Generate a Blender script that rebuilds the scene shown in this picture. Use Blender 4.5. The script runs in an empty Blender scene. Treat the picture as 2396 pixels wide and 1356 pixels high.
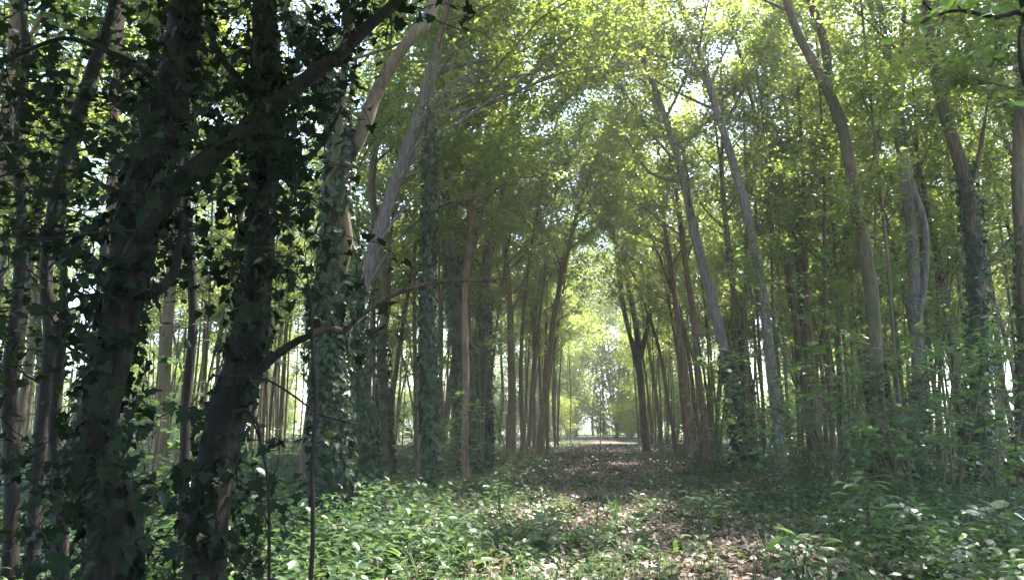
import bpy, math
import numpy as np
from mathutils import Vector

# ------------------------------------------------------------------ camera, sky, sun, exposure
S = bpy.context.scene
COL = S.collection
R = math.radians
FPX, CX, CY, HOR = 1711.0, 1198.0, 678.0, 995.0      # focal length and centre in photo pixels, horizon row
CAM = np.array([0.0, 0.0, 1.15])
PITCH = math.atan((HOR - CY) / FPX)
cam_d = bpy.data.cameras.new('camera')
cam = bpy.data.objects.new('camera', cam_d)
COL.objects.link(cam)
cam.location = CAM
cam.rotation_euler = (R(90) + PITCH, 0, 0)
cam_d.sensor_width = 36
cam_d.lens = 36 * FPX / 2396
cam_d.clip_start = 0.05
cam_d.clip_end = 3000
S.camera = cam

SUN_EL, SUN_AZ = R(58), R(48)      # azimuth clockwise from +Y (straight ahead)
w = bpy.data.worlds.new('World')
S.world = w
w.use_nodes = True
nt = w.node_tree
bg = nt.nodes['Background']
sky = nt.nodes.new('ShaderNodeTexSky')
sky.sky_type = 'NISHITA'
sky.sun_disc = False
sky.sun_elevation = SUN_EL
sky.sun_rotation = SUN_AZ
sky.air_density = 1.0
sky.dust_density = 1.5
nt.links.new(sky.outputs[0], bg.inputs[0])
bg.inputs[1].default_value = 0.15
sd = bpy.data.lights.new('sun', 'SUN')
sd.energy = 5.0
sd.angle = R(0.5)
sd.color = (1.0, 0.95, 0.86)
sun = bpy.data.objects.new('sun', sd)
COL.objects.link(sun)
sv = Vector((math.sin(SUN_AZ) * math.cos(SUN_EL), math.cos(SUN_AZ) * math.cos(SUN_EL), math.sin(SUN_EL)))
sun.rotation_euler = sv.to_track_quat('Z', 'Y').to_euler()
sun.location = (20, 40, 60)
S.view_settings.view_transform = 'Standard'
S.view_settings.look = 'None'
S.view_settings.exposure = 2.85
S.view_settings.gamma = 1
cy = S.cycles
cy.use_denoising = True
cy.max_bounces = 7
cy.diffuse_bounces = 5
cy.glossy_bounces = 2
cy.transmission_bounces = 4
cy.transparent_max_bounces = 4
cy.sample_clamp_indirect = 6
cy.caustics_reflective = False
cy.caustics_refractive = False

# ------------------------------------------------------------------ helpers
rng = np.random.default_rng(11)
CP, SP = math.cos(PITCH), math.sin(PITCH)


def at(px, py, Y):
    """point of the place seen at photo pixel (px, py) at distance Y ahead"""
    dx, du = (px - CX) / FPX, (CY - py) / FPX
    d = np.array([dx, CP - du * SP, SP + du * CP])
    return CAM + d * (Y / d[1])


def gh(x, y):
    return 0.05 * np.sin(x * 0.55 + 1.3) * np.cos(y * 0.41) + 0.04 * np.sin(x * 0.23 + y * 0.31)


PATH_K, PATH_0 = 0.115, 0.40


def path_u(x, y):
    return x - (PATH_K * y + PATH_0)


def node_mat(name):
    m = bpy.data.materials.new(name)
    m.use_nodes = True
    n = m.node_tree.nodes
    n.clear()
    out = n.new('ShaderNodeOutputMaterial')
    return m, n, m.node_tree.links, out


def leaf_mat(name, c0, c1, t0, t1, rough=0.38, trans=0.42, spec=0.5):
    m, n, l, out = node_mat(name)
    geo = n.new('ShaderNodeNewGeometry')
    oi = n.new('ShaderNodeObjectInfo')
    ad = n.new('ShaderNodeMath'); ad.operation = 'MULTIPLY_ADD'
    ad.inputs[1].default_value = 0.65
    l.new(geo.outputs['Random Per Island'], ad.inputs[0])
    sc = n.new('ShaderNodeMath'); sc.operation = 'MULTIPLY'; sc.inputs[1].default_value = 0.35
    l.new(oi.outputs['Random'], sc.inputs[0])
    l.new(sc.outputs[0], ad.inputs[2])
    m1 = n.new('ShaderNodeMix'); m1.data_type = 'RGBA'
    m1.inputs[6].default_value = (*c0, 1); m1.inputs[7].default_value = (*c1, 1)
    m2 = n.new('ShaderNodeMix'); m2.data_type = 'RGBA'
    m2.inputs[6].default_value = (*t0, 1); m2.inputs[7].default_value = (*t1, 1)
    l.new(ad.outputs[0], m1.inputs[0]); l.new(ad.outputs[0], m2.inputs[0])
    p = n.new('ShaderNodeBsdfPrincipled')
    p.inputs['Roughness'].default_value = rough
    p.inputs['Specular IOR Level'].default_value = spec
    l.new(m1.outputs[2], p.inputs['Base Color'])
    t = n.new('ShaderNodeBsdfTranslucent')
    l.new(m2.outputs[2], t.inputs[0])
    mx = n.new('ShaderNodeMixShader'); mx.inputs[0].default_value = trans
    l.new(p.outputs[0], mx.inputs[1]); l.new(t.outputs[0], mx.inputs[2])
    l.new(mx.outputs[0], out.inputs[0])
    return m


def bark_mat(name, c0, c1, moss=(0.045, 0.06, 0.02), moss_amt=0.3, scale=9.0):
    m, n, l, out = node_mat(name)
    tc = n.new('ShaderNodeTexCoord')
    mp = n.new('ShaderNodeMapping'); mp.inputs['Scale'].default_value = (1, 1, 0.16)
    l.new(tc.outputs['Object'], mp.inputs[0])
    nz = n.new('ShaderNodeTexNoise'); nz.inputs['Scale'].default_value = scale * 2.2
    nz.inputs['Detail'].default_value = 6; nz.inputs['Roughness'].default_value = 0.65
    l.new(mp.outputs[0], nz.inputs[0])
    rp = n.new('ShaderNodeValToRGB')
    rp.color_ramp.elements[0].position = 0.34; rp.color_ramp.elements[0].color = (*c0, 1)
    rp.color_ramp.elements[1].position = 0.66; rp.color_ramp.elements[1].color = (*c1, 1)
    l.new(nz.outputs[0], rp.inputs[0])
    n2 = n.new('ShaderNodeTexNoise'); n2.inputs['Scale'].default_value = 1.1
    n2.inputs['Detail'].default_value = 5
    l.new(tc.outputs['Object'], n2.inputs[0])
    r2 = n.new('ShaderNodeValToRGB')
    r2.color_ramp.elements[0].position = 0.62 - moss_amt * 0.4
    r2.color_ramp.elements[1].position = 0.78 - moss_amt * 0.4
    l.new(n2.outputs[0], r2.inputs[0])
    mx = n.new('ShaderNodeMix'); mx.data_type = 'RGBA'
    mx.inputs[7].default_value = (*moss, 1)
    l.new(r2.outputs[0], mx.inputs[0]); l.new(rp.outputs[0], mx.inputs[6])
    p = n.new('ShaderNodeBsdfPrincipled')
    p.inputs['Roughness'].default_value = 0.85
    p.inputs['Specular IOR Level'].default_value = 0.25
    l.new(mx.outputs[2], p.inputs['Base Color'])
    b = n.new('ShaderNodeBump'); b.inputs['Strength'].default_value = 1.0; b.inputs['Distance'].default_value = 0.03
    l.new(nz.outputs[0], b.inputs['Height']); l.new(b.outputs[0], p.inputs['Normal'])
    l.new(p.outputs[0], out.inputs[0])
    return m


def ground_mat(name, cols, mossy):
    m, n, l, out = node_mat(name)
    tc = n.new('ShaderNodeTexCoord')
    nz = n.new('ShaderNodeTexNoise'); nz.inputs['Scale'].default_value = 14; nz.inputs['Detail'].default_value = 8
    nz.inputs['Roughness'].default_value = 0.75
    l.new(tc.outputs['Object'], nz.inputs[0])
    rp = n.new('ShaderNodeValToRGB')
    e = rp.color_ramp.elements
    e[0].position = 0.32; e[0].color = (*cols[0], 1)
    e[1].position = 0.72; e[1].color = (*cols[2], 1)
    x = e.new(0.5); x.color = (*cols[1], 1)
    l.new(nz.outputs[0], rp.inputs[0])
    n2 = n.new('ShaderNodeTexNoise'); n2.inputs['Scale'].default_value = 0.7; n2.inputs['Detail'].default_value = 6
    l.new(tc.outputs['Object'], n2.inputs[0])
    r2 = n.new('ShaderNodeValToRGB')
    r2.color_ramp.elements[0].position = mossy[1]; r2.color_ramp.elements[1].position = mossy[1] + 0.12
    l.new(n2.outputs[0], r2.inputs[0])
    mx = n.new('ShaderNodeMix'); mx.data_type = 'RGBA'; mx.inputs[7].default_value = (*mossy[0], 1)
    l.new(r2.outputs[0], mx.inputs[0]); l.new(rp.outputs[0], mx.inputs[6])
    p = n.new('ShaderNodeBsdfPrincipled'); p.inputs['Roughness'].default_value = 0.9
    p.inputs['Specular IOR Level'].default_value = 0.2
    l.new(mx.outputs[2], p.inputs['Base Color'])
    b = n.new('ShaderNodeBump'); b.inputs['Strength'].default_value = 0.9; b.inputs['Distance'].default_value = 0.04
    l.new(nz.outputs[0], b.inputs['Height']); l.new(b.outputs[0], p.inputs['Normal'])
    l.new(p.outputs[0], out.inputs[0])
    return m


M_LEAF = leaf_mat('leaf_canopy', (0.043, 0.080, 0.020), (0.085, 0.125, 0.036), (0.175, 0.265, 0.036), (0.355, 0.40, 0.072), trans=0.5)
M_LEAF_FAR = leaf_mat('leaf_painted_sunlit', (0.06, 0.10, 0.02), (0.11, 0.15, 0.03), (0.24, 0.34, 0.03), (0.42, 0.48, 0.06), trans=.5)  # brighter copy of the canopy leaf, sunlight painted into its colour
M_UNDER = leaf_mat('leaf_understorey', (0.040, 0.085, 0.030), (0.070, 0.125, 0.045), (0.10, 0.20, 0.04), (0.18, 0.28, 0.06))
M_HERB = leaf_mat('leaf_herb', (0.022, 0.052, 0.020), (0.052, 0.090, 0.034), (0.06, 0.12, 0.03), (0.12, 0.19, 0.045), rough=0.42, spec=0.3)
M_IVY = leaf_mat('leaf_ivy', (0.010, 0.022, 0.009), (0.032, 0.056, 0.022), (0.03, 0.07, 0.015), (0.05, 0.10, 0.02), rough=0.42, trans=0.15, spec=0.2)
M_IVY_NEAR = leaf_mat('leaf_ivy_painted_shade', (0.006, 0.010, 0.006), (0.017, 0.027, 0.014), (0.02, 0.05, 0.008), (0.06, 0.11, 0.02), rough=0.6, trans=0.12, spec=0.06)  # darker copy of the ivy leaf, foreground shade painted into its colour
M_LITTER = leaf_mat('leaf_litter', (0.050, 0.030, 0.020), (0.15, 0.098, 0.068), (0.05, 0.03, 0.02), (0.1, 0.06, 0.03), rough=0.5, trans=0.1)
M_BARK = bark_mat('bark_brown', (0.052, 0.036, 0.022), (0.15, 0.104, 0.066), moss_amt=0.35)
M_BARK_RED = bark_mat('bark_reddish', (0.075, 0.045, 0.028), (0.20, 0.125, 0.08), moss_amt=0.2)
M_BARK_PALE = bark_mat('bark_pale', (0.072, 0.057, 0.052), (0.20, 0.162, 0.152), moss_amt=0.12)
M_BARK_SHADED = bark_mat('bark_painted_shade', (0.006, 0.0048, 0.0036), (0.022, 0.017, 0.013), moss=(0.02, 0.026, 0.012), moss_amt=0.25)  # foreground bark, shade painted in as a near-black colour
M_TWIG = bark_mat('bark_broken', (0.045, 0.030, 0.022), (0.16, 0.11, 0.085), moss_amt=0.0, scale=20)
M_SUN_PAINTED_WOOD = bark_mat('bare_wood_sun_painted', (0.28, 0.19, 0.15), (0.62, 0.50, 0.43), moss_amt=0.0, scale=24)  # debarked wood brightened, the sun's highlight painted into its colour
M_STEM = bark_mat('stem_green', (0.05, 0.05, 0.025), (0.12, 0.11, 0.06), moss_amt=0.3, scale=20)


# ---- geometry collectors
class Tubes:
    def __init__(s):
        s.V, s.F, s.n = [], [], 0

    def add(s, pts, rad, sides=8, sub=3, wob=0.0):
        pts = np.asarray(pts, float); rad = np.asarray(rad, float)
        if sub > 1 and len(pts) > 2:
            t = np.linspace(0, len(pts) - 1, (len(pts) - 1) * sub + 1)
            i = np.clip(t.astype(int), 0, len(pts) - 2); f = (t - i)[:, None]
            P = np.vstack([2 * pts[0] - pts[1], pts, 2 * pts[-1] - pts[-2]])
            a, b, c, d = P[i], P[i + 1], P[i + 2], P[i + 3]
            Q = 0.5 * ((2 * b) + (-a + c) * f + (2 * a - 5 * b + 4 * c - d) * f ** 2 + (-a + 3 * b - 3 * c + d) * f ** 3)
            rr = np.interp(t, np.arange(len(rad)), rad)
            pts, rad = Q, rr
        k = len(pts)
        T = np.gradient(pts, axis=0)
        T /= np.linalg.norm(T, axis=1)[:, None] + 1e-9
        ref = np.array([0.31, 0.95, 0.07])
        if abs(T.mean(0) @ ref) > 0.9:
            ref = np.array([0.95, -0.2, 0.25])
        A = np.cross(T, ref); A /= np.linalg.norm(A, axis=1)[:, None] + 1e-9
        B = np.cross(T, A)
        th = np.linspace(0, 2 * np.pi, sides, endpoint=False)
        r = rad[:, None] * np.ones((1, sides))
        if wob:
            ph = rng.uniform(0, 6.28, 3)
            z = np.arange(k)[:, None]
            r = r * (1 + wob * (np.sin(2 * th[None] + ph[0] + z * 0.3) * 0.6 + np.sin(3 * th[None] + ph[1] - z * 0.45) * 0.5 + rng.normal(0, 0.22, (k, sides))))
        V = pts[:, None, :] + r[..., None] * (np.cos(th)[None, :, None] * A[:, None, :] + np.sin(th)[None, :, None] * B[:, None, :])
        idx = s.n + np.arange(k * sides).reshape(k, sides)
        a = idx[:-1]; b = np.roll(idx, -1, axis=1)[:-1]; c = np.roll(idx, -1, axis=1)[1:]; d = idx[1:]
        s.F.append(np.stack([a, b, c, d], -1).reshape(-1, 4))
        s.V.append(V.reshape(-1, 3)); s.n += k * sides
        return pts, rad

    def build(s, name, mat, parent=None, origin=None):
        V = np.vstack(s.V); F = np.vstack(s.F)
        return mesh_obj(name, V, F, mat, parent, origin, smooth=True)


def mesh_obj(name, V, F, mat, parent=None, origin=None, smooth=False):
    if origin is not None:
        V = V - np.asarray(origin)
    k = F.shape[1]
    me = bpy.data.meshes.new(name)
    me.vertices.add(len(V)); me.vertices.foreach_set('co', np.ascontiguousarray(V, np.float32).ravel())
    me.loops.add(F.size); me.loops.foreach_set('vertex_index', np.ascontiguousarray(F, np.int32).ravel())
    me.polygons.add(len(F))
    me.polygons.foreach_set('loop_start', np.arange(0, F.size, k, dtype=np.int32))
    if smooth:
        me.polygons.foreach_set('use_smooth', np.ones(len(F), bool))
    me.update(calc_edges=True)
    me.materials.append(mat)
    o = bpy.data.objects.new(name, me)
    COL.objects.link(o)
    if parent is not None:
        o.parent = parent
    return o


# leaf outlines: x along the leaf, y across, z curl
def tmpl(kind):
    if kind == 'rhomb':
        return np.array([(0, 0, 0), (.42, -.30, .06), (1, 0, -.08), (.42, .30, .06)], float), np.array([(0, 1, 2, 3)])
    if kind == 'ovate':
        V = [(0, 0, 0), (.22, 0, .0), (.6, 0, .0), (1, 0, -.12)]
        L = [(.18, .22, .05), (.52, .27, .05), (.82, .13, 0)]
        V = np.array(V + L + [(a, -b, c) for a, b, c in L], float)
        F = np.array([(0, 1, 4, 4), (1, 2, 5, 4), (2, 3, 6, 5), (0, 7, 1, 1), (1, 7, 8, 2), (2, 8, 9, 3)])
        return V, F
    if kind == 'ivy':
        out = [(0.0, 0), (-.12, .26), (.10, .52), (.24, .30), (.50, .40), (.60, .20), (1.0, 0)]
        L = [(a, b, .05 + .10 * b) for a, b in out[1:-1]]
        V = np.array([(0, 0, 0), (.3, 0, -.02), (.62, 0, 0), (1, 0, -.1)] + L + [(a, -b, c) for a, b, c in L], float)
        F = [(0, 1, 5, 4), (1, 6, 5, 5), (1, 2, 7, 6), (2, 8, 7, 7), (2, 3, 8, 8)]
        m = {4: 9, 5: 10, 6: 11, 7: 12, 8: 13}
        F += [tuple(m.get(i, i) for i in f[::-1]) for f in F]
        return V, np.array(F)


def split_faces(F):
    """quads with a repeated corner become triangles"""
    q = [tuple(f) for f in F if len(set(f)) == 4]
    t = [tuple(dict.fromkeys(f)) for f in F if len(set(f)) == 3]
    return q, t


def leaf_obj(name, P, N, D, size, kind, mat, parent=None, origin=None):
    """leaves at P with normals N and pointing along D"""
    P = np.asarray(P, float); n = len(P)
    N = N / (np.linalg.norm(N, axis=1)[:, None] + 1e-9)
    X = D - (D * N).sum(1)[:, None] * N
    X /= np.linalg.norm(X, axis=1)[:, None] + 1e-9
    Yv = np.cross(N, X)
    T, F = tmpl(kind)
    wd = rng.uniform(0.8, 1.25, n)[:, None, None]
    V = P[:, None, :] + size[:, None, None] * (T[None, :, 0:1] * X[:, None, :] + wd * T[None, :, 1:2] * Yv[:, None, :] + T[None, :, 2:3] * N[:, None, :])
    k = len(T)
    q, t = split_faces(F)
    if not t:
        Fa = (np.arange(n)[:, None, None] * k + np.array(q)[None]).reshape(-1, 4)
        return mesh_obj(name, V.reshape(-1, 3), Fa, mat, parent, origin)
    tri = t + [(a, b, c) for a, b, c, d in q] + [(a, c, d) for a, b, c, d in q]
    Fa = (np.arange(n)[:, None, None] * k + np.array(tri)[None]).reshape(-1, 3)
    return mesh_obj(name, V.reshape(-1, 3), Fa, mat, parent, origin)


def unit(v):
    v = np.asarray(v, float)
    return v / (np.linalg.norm(v) + 1e-9)


def root(name, loc, label, cat, group=None):
    o = bpy.data.objects.new(name, None)
    COL.objects.link(o)
    o.location = loc
    o.empty_display_size = 0.3
    o['label'] = label; o['category'] = cat
    if group: o['group'] = group
    return o


def tag(o, label, cat, group=None):
    o['label'] = label; o['category'] = cat
    if group: o['group'] = group
    return o


# ------------------------------------------------------------------ ground and path
def axis(a, b, n, near):
    t = np.linspace(-1, 1, n)
    return near * np.sinh(t * np.arcsinh(max(abs(a), abs(b)) / near))


gx = axis(-900, 900, 181, 14)
gy = axis(-900, 900, 221, 14)
X, Y = np.meshgrid(gx, gy)
near_w = np.exp(-(X ** 2 + Y ** 2) / 150 ** 2)
Z = gh(X, Y) * near_w
V = np.stack([X, Y, Z], -1).reshape(-1, 3)
nx, ny = len(gx), len(gy)
I = np.arange(nx * ny).reshape(ny, nx)
F = np.stack([I[:-1, :-1], I[:-1, 1:], I[1:, 1:], I[1:, :-1]], -1).reshape(-1, 4)
M_GROUND = ground_mat('forest_floor', [(0.030, 0.024, 0.015), (0.060, 0.050, 0.030), (0.11, 0.085, 0.055)], ((0.035, 0.06, 0.018), 0.46))
M_PATH = ground_mat('path_soil', [(0.055, 0.035, 0.026), (0.12, 0.078, 0.058), (0.22, 0.155, 0.12)], ((0.05, 0.07, 0.025), 0.60))
g = mesh_obj('ground', V, F, M_GROUND, smooth=True); g['kind'] = 'structure'
py_ = np.linspace(2, 78, 190)
pu = np.linspace(-1.15, 1.15, 13)
U, Yp = np.meshgrid(pu, py_)
edge = 1 + 0.18 * np.sin(Yp * 1.7) + 0.12 * np.sin(Yp * 4.1 + U)
Xp = PATH_K * Yp + PATH_0 + U * edge
Zp = gh(Xp, Yp) * np.exp(-(Xp ** 2 + Yp ** 2) / 150 ** 2) + 0.030 - 0.05 * (np.abs(U) / 1.15) ** 6
I = np.arange(U.size).reshape(U.shape)
F = np.stack([I[:-1, :-1], I[:-1, 1:], I[1:, 1:], I[1:, :-1]], -1).reshape(-1, 4)
p = mesh_obj('path', np.stack([Xp, Yp, Zp], -1).reshape(-1, 3), F, M_PATH, smooth=True); p['kind'] = 'structure'
# grass field beyond the wood's far edge
M_FIELD = ground_mat('field_grass', [(0.07, 0.11, 0.03), (0.10, 0.15, 0.04), (0.14, 0.19, 0.06)], ((0.12, 0.16, 0.05), 0.5))
fx = np.linspace(-300, 300, 61); fy = np.linspace(88, 400, 41)
X, Y = np.meshgrid(fx, fy)
I = np.arange(X.size).reshape(X.shape)
F = np.stack([I[:-1, :-1], I[:-1, 1:], I[1:, 1:], I[1:, :-1]], -1).reshape(-1, 4)
Zf = gh(X, Y) * np.exp(-(X ** 2 + Y ** 2) / 150 ** 2) + 0.12
fo = mesh_obj('field', np.stack([X, Y, Zf], -1).reshape(-1, 3), F, M_FIELD, smooth=True); fo['kind'] = 'structure'


# ------------------------------------------------------------------ tree growing
def poly_at(P, t):
    x = t * (len(P) - 1)
    i = int(min(x, len(P) - 2)); f = x - i
    return P[i] * (1 - f) + P[i + 1] * f, unit(P[i + 1] - P[i])


def grow(tb, P, rad, t0, n_limbs, L, bias=(0, 0, 0), up=0.9, twigs=6, twig_len=1.1, tip=True):
    """limbs and twigs off the stem P; returns twig segments that carry leaves"""
    seg = []
    bias = np.array(bias, float)
    az = rng.uniform(0, 6.28)
    for i in range(n_limbs):
        t = t0 + (1 - t0) * ((i + rng.uniform(0, 1)) / n_limbs)
        t = min(t, 0.985)
        p, d = poly_at(P, t)
        x = t * (len(rad) - 1)
        r0 = np.interp(x, np.arange(len(rad)), rad)
        az += 2.4 + rng.normal(0, 0.4)
        h = np.array([math.cos(az), math.sin(az), 0]) + bias
        l = L * rng.uniform(0.6, 1.15) * (1 - 0.55 * (t - t0) / (1 - t0 + 1e-6))
        e = up * rng.uniform(0.55, 1.35)
        d1 = unit(h + np.array([0, 0, e]))
        d2 = unit(d1 + np.array([0, 0, 0.28]) + rng.normal(0, 0.16, 3))
        d3 = unit(d2 + rng.normal(0, 0.22, 3) + bias * 0.3)
        q = [p - d1 * 0.02, p + d1 * l * 0.33, p + d1 * l * 0.33 + d2 * l * 0.33, p + d1 * l * 0.33 + d2 * l * 0.33 + d3 * l * 0.34]
        rl = min(r0 * 0.5, 0.008 + 0.014 * l)
        tb.add(q, [rl, rl * 0.72, rl * 0.45, rl * 0.15], sides=5, sub=2)
        Q = np.array(q)
        for k in range(twigs):
            tt = 0.25 + 0.75 * (k + rng.uniform(0, 1)) / twigs
            a, da = poly_at(Q, min(tt, 0.99))
            dd = unit(da * 0.7 + rng.normal(0, 0.62, 3) * np.array([1, 1, 0.55]) + np.array([0, 0, 0.05]))
            tl = twig_len * rng.uniform(0.5, 1.2)
            b = a + dd * tl * 0.5; c = b + unit(dd + rng.normal(0, .25, 3)) * tl * 0.5
            tb.add([a, b, c], [rl * 0.3, rl * 0.2, 0.002], sides=3, sub=1)
            seg.append((a, b)); seg.append((b, c))
        seg.append((Q[2], Q[3]))
    return seg


def seg_leaves(seg, n, spread, flat=0.55):
    seg = np.array(seg)
    i = rng.integers(0, len(seg), n)
    t = rng.uniform(0, 1, n)[:, None]
    P = seg[i, 0] * (1 - t) + seg[i, 1] * t
    P = P + rng.normal(0, 1, (n, 3)) * np.array([spread, spread, spread * flat])
    N = rng.normal(0, 0.48, (n, 3)) + np.array([0, 0, 1.0])
    D = rng.normal(0, 1, (n, 3)) + 1.2 * (seg[i, 1] - seg[i, 0]) / (np.linalg.norm(seg[i, 1] - seg[i, 0], axis=1)[:, None] + 1e-6)
    D[:, 2] -= 0.5
    return P, N, D


def ivy_on(name, P, rad, n, size, t_max, mat, parent, origin, kind='ivy', depth=0.10, t_min=0.0):
    P = np.asarray(P); rad = np.asarray(rad)
    t = t_min + (t_max - t_min) * rng.beta(1.0, 1.35, n)
    x = t * (len(P) - 1); i = np.minimum(x.astype(int), len(P) - 2); f = (x - i)[:, None]
    C = P[i] * (1 - f) + P[i + 1] * f
    T = P[i + 1] - P[i]; T /= np.linalg.norm(T, axis=1)[:, None]
    a = rng.uniform(0, 2 * np.pi, n)
    O = np.stack([np.cos(a), np.sin(a), np.zeros(n)], 1)
    O = O - (O * T).sum(1)[:, None] * T
    r = np.interp(x, np.arange(len(rad)), rad)
    clump = 0.5 + 0.5 * np.sin(a * 3 + t * 37) * np.sin(t * 61 + a)
    keep = (clump + 0.35 * np.sin(t * 17 + a * 2) > 0.10) | (rng.uniform(0, 1, n) < .30)
    C, O, T, r, clump, t, n = C[keep], O[keep], T[keep], r[keep], clump[keep], t[keep], int(keep.sum())
    off = r + 0.01 + depth * rng.uniform(0, 1, n) ** 1.5 * (0.35 + clump)
    L = C + O * off[:, None]
    N = O + rng.normal(0, .38, (n, 3)) + np.array([0, 0, 0.35])
    D = np.array([0, 0, -1.0]) + rng.normal(0, .6, (n, 3))
    return leaf_obj(name, L, N, D, size * rng.uniform(0.4, 1.35, n), kind, mat, parent, origin)


def px_poly(pts, depth, d_end=None):
    """photo pixel polyline (x, y) at a distance; returns points"""
    k = len(pts)
    return np.array([at(x, y, depth if d_end is None else depth + (d_end - depth) * i / (k - 1)) for i, (x, y) in enumerate(pts)])


def extend(P, rad, top, up=0.5):
    """carry the stem on above the picture to its real height"""
    P = list(P); rad = list(rad)
    d = unit(P[-1] - P[-2])
    while P[-1][2] < top:
        d = unit(d + np.array([0, 0, 0.25 * up]) + rng.normal(0, 0.05, 3))
        P.append(P[-1] + d * 1.8); rad.append(rad[-1] * 0.78)
    return np.array(P), np.array(rad)


def to_ground(P, rad, flare=1.35):
    """bring the foot of the stem down to the ground"""
    b = P[0].copy()
    g0 = gh(b[0], b[1]) - 0.08
    if b[2] > g0 + 0.02:
        d = P[0] - P[1]
        f = min((b[2] - g0) / max(0.2, abs(d[2])), 3.0)
        b2 = b + np.array([d[0] * f * 0.4, d[1] * f * 0.4, 0]); b2[2] = g0
        P = np.vstack([b2, P]); rad = np.concatenate([[rad[0] * flare], rad])
    else:
        P = P.copy(); P[0, 2] = g0
    return P, rad


def hero_tree(name, label, pts, wpx, depth, bark, top=15, t0=0.45, n_limbs=16, L=3.2, bias=(0, 0, 0), leaves=5000, leaf=0.14,
              ivy=0, ivy_t=0.6, ivy_size=0.09, ivy_depth=0.1, d_end=None, forks=(), group=None, leaf_mat_=None, cat='tree', twigs=6, ivy_kind='ivy', wob=0.06):
    leaves = int(leaves * 2.9); leaf *= 0.80; twigs += 2
    P = px_poly(pts, depth, d_end)
    k = len(pts)
    wv = np.interp(np.linspace(0, 1, k), np.linspace(0, 1, len(wpx)), wpx)
    rad = wv / 2 / FPX * depth * (0.74 if ivy > 1900 else 0.66)
    P, rad = to_ground(P, rad)
    P, rad = extend(P, rad, top)
    base = np.array([P[0][0], P[0][1], P[0][2]])
    r = root(name, base, label, cat, group)
    tb = Tubes()
    tb.add(P, rad, sides=12, sub=4, wob=wob)
    seg = grow(tb, P, rad, t0, n_limbs, L, bias, twigs=twigs)
    for fpts, fw, fd in forks:
        Q = px_poly(fpts, fd)
        qr = np.interp(np.linspace(0, 1, len(fpts)), np.linspace(0, 1, len(fw)), fw) / 2 / FPX * fd * .75
        Q[1:] += rng.normal(0, .07, (len(Q) - 1, 3))
        if qr[-1] > 0.02:
            Q, qr = extend(Q, qr, max(Q[-1][2] + 0.5, top * 0.85))
        tb.add(Q, qr, sides=8, sub=3, wob=wob * 2)
        seg += grow(tb, Q, qr, 0.5, max(3, n_limbs // 3), L * 0.7, bias, twigs=twigs)
    tb.build('trunk', bark, r, base)
    if leaves:
        A, N, D = seg_leaves(seg, leaves, 0.15)
        leaf_obj('crown', A, N, D, leaf * rng.uniform(0.45, 1.35, leaves), 'rhomb', leaf_mat_ or M_LEAF, r, base)
    if ivy:
        ivy_on('ivy', P, rad, ivy, ivy_size, ivy_t, M_IVY, r, base, ivy_kind, ivy_depth)
    return r


# ------------------------------------------------------------------ the trees one can single out
# left of the path
hero_tree('ivy_tree', 'thick ivy-covered trunk with a bare lilac limb, biggest beyond the dark foreground trees',
          [(778, 1215), (775, 1050), (768, 850), (772, 700), (790, 520), (800, 330), (760, 160), (690, 60), (655, -20)],
          [120, 96, 88, 84, 72, 60, 46, 42, 38], 9.6, M_BARK, t0=0.72, n_limbs=10, L=3.0, leaves=2600,
          ivy=9500, ivy_t=0.60, ivy_size=0.085, ivy_depth=0.13,
          forks=[([(800, 400), (835, 310), (890, 215), (945, 130), (985, 65), (1025, -10)], [54, 44, 38], 9.7),
                 ([(772, 720), (800, 560), (812, 440), (808, 380)], [34, 40, 30], 9.5)])
hero_tree('ivy_tree', 'ivy-wrapped trunk standing close against the right side of the thickest ivy trunk',
          [(862, 1150), (845, 1000), (832, 850), (826, 720), (820, 600), (812, 460), (806, 300), (800, 150), (830, 0)],
          [64, 46, 42, 38, 32, 30, 28, 26], 13.0, M_BARK, t0=0.6, n_limbs=10, L=2.8, leaves=2400,
          ivy=4200, ivy_t=0.45, ivy_size=0.10, ivy_depth=0.13)
hero_tree('leaning_tree', 'pale lilac bare trunk leaning right from behind the two ivy trunks',
          [(838, 1120), (832, 900), (840, 720), (876, 580), (925, 430), (965, 310), (1000, 190), (1030, 90), (1060, -10)],
          [50, 46, 42, 46, 44, 38, 32, 26], 14.5, M_BARK_PALE, t0=0.5, n_limbs=16, L=5.2, bias=(0.8, 0, 0), leaves=4200,
          forks=[([(925, 430), (1000, 330), (1090, 270), (1180, 215), (1270, 150), (1370, 60)], [16, 11, 6], 14.3),
                 ([(965, 310), (1040, 215), (1130, 160), (1230, 110), (1330, 70)], [14, 9, 5], 14.4),
                 ([(876, 580), (960, 470), (1040, 430), (1120, 400)], [10, 7, 4], 14.3),
                 ([(900, 500), (1000, 300), (1110, 240), (1200, 190)], [12, 8, 5], 14.6),
                 ([(985, 250), (1060, 200), (1180, 190), (1290, 160), (1380, 100)], [9, 7, 3], 14.2),
                 ([(840, 700), (930, 560), (1040, 470), (1150, 440)], [9, 6, 3], 14.0),
                 ([(945, 380), (1010, 280), (1060, 160), (1090, 40)], [10, 7, 3], 14.1)])
hero_tree('tree', 'straight mossy brown trunk just right of the second ivy trunk',
          [(905, 1100), (900, 950), (893, 800), (905, 700), (890, 560), (870, 450), (880, 330), (905, 150), (930, 0)],
          [46, 36, 32, 28, 26, 24, 20], 19, M_BARK, ivy=900, ivy_t=0.3, ivy_size=0.12,
          forks=[([(893, 800), (915, 640), (925, 500), (950, 380)], [20, 16, 12], 19)])
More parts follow.
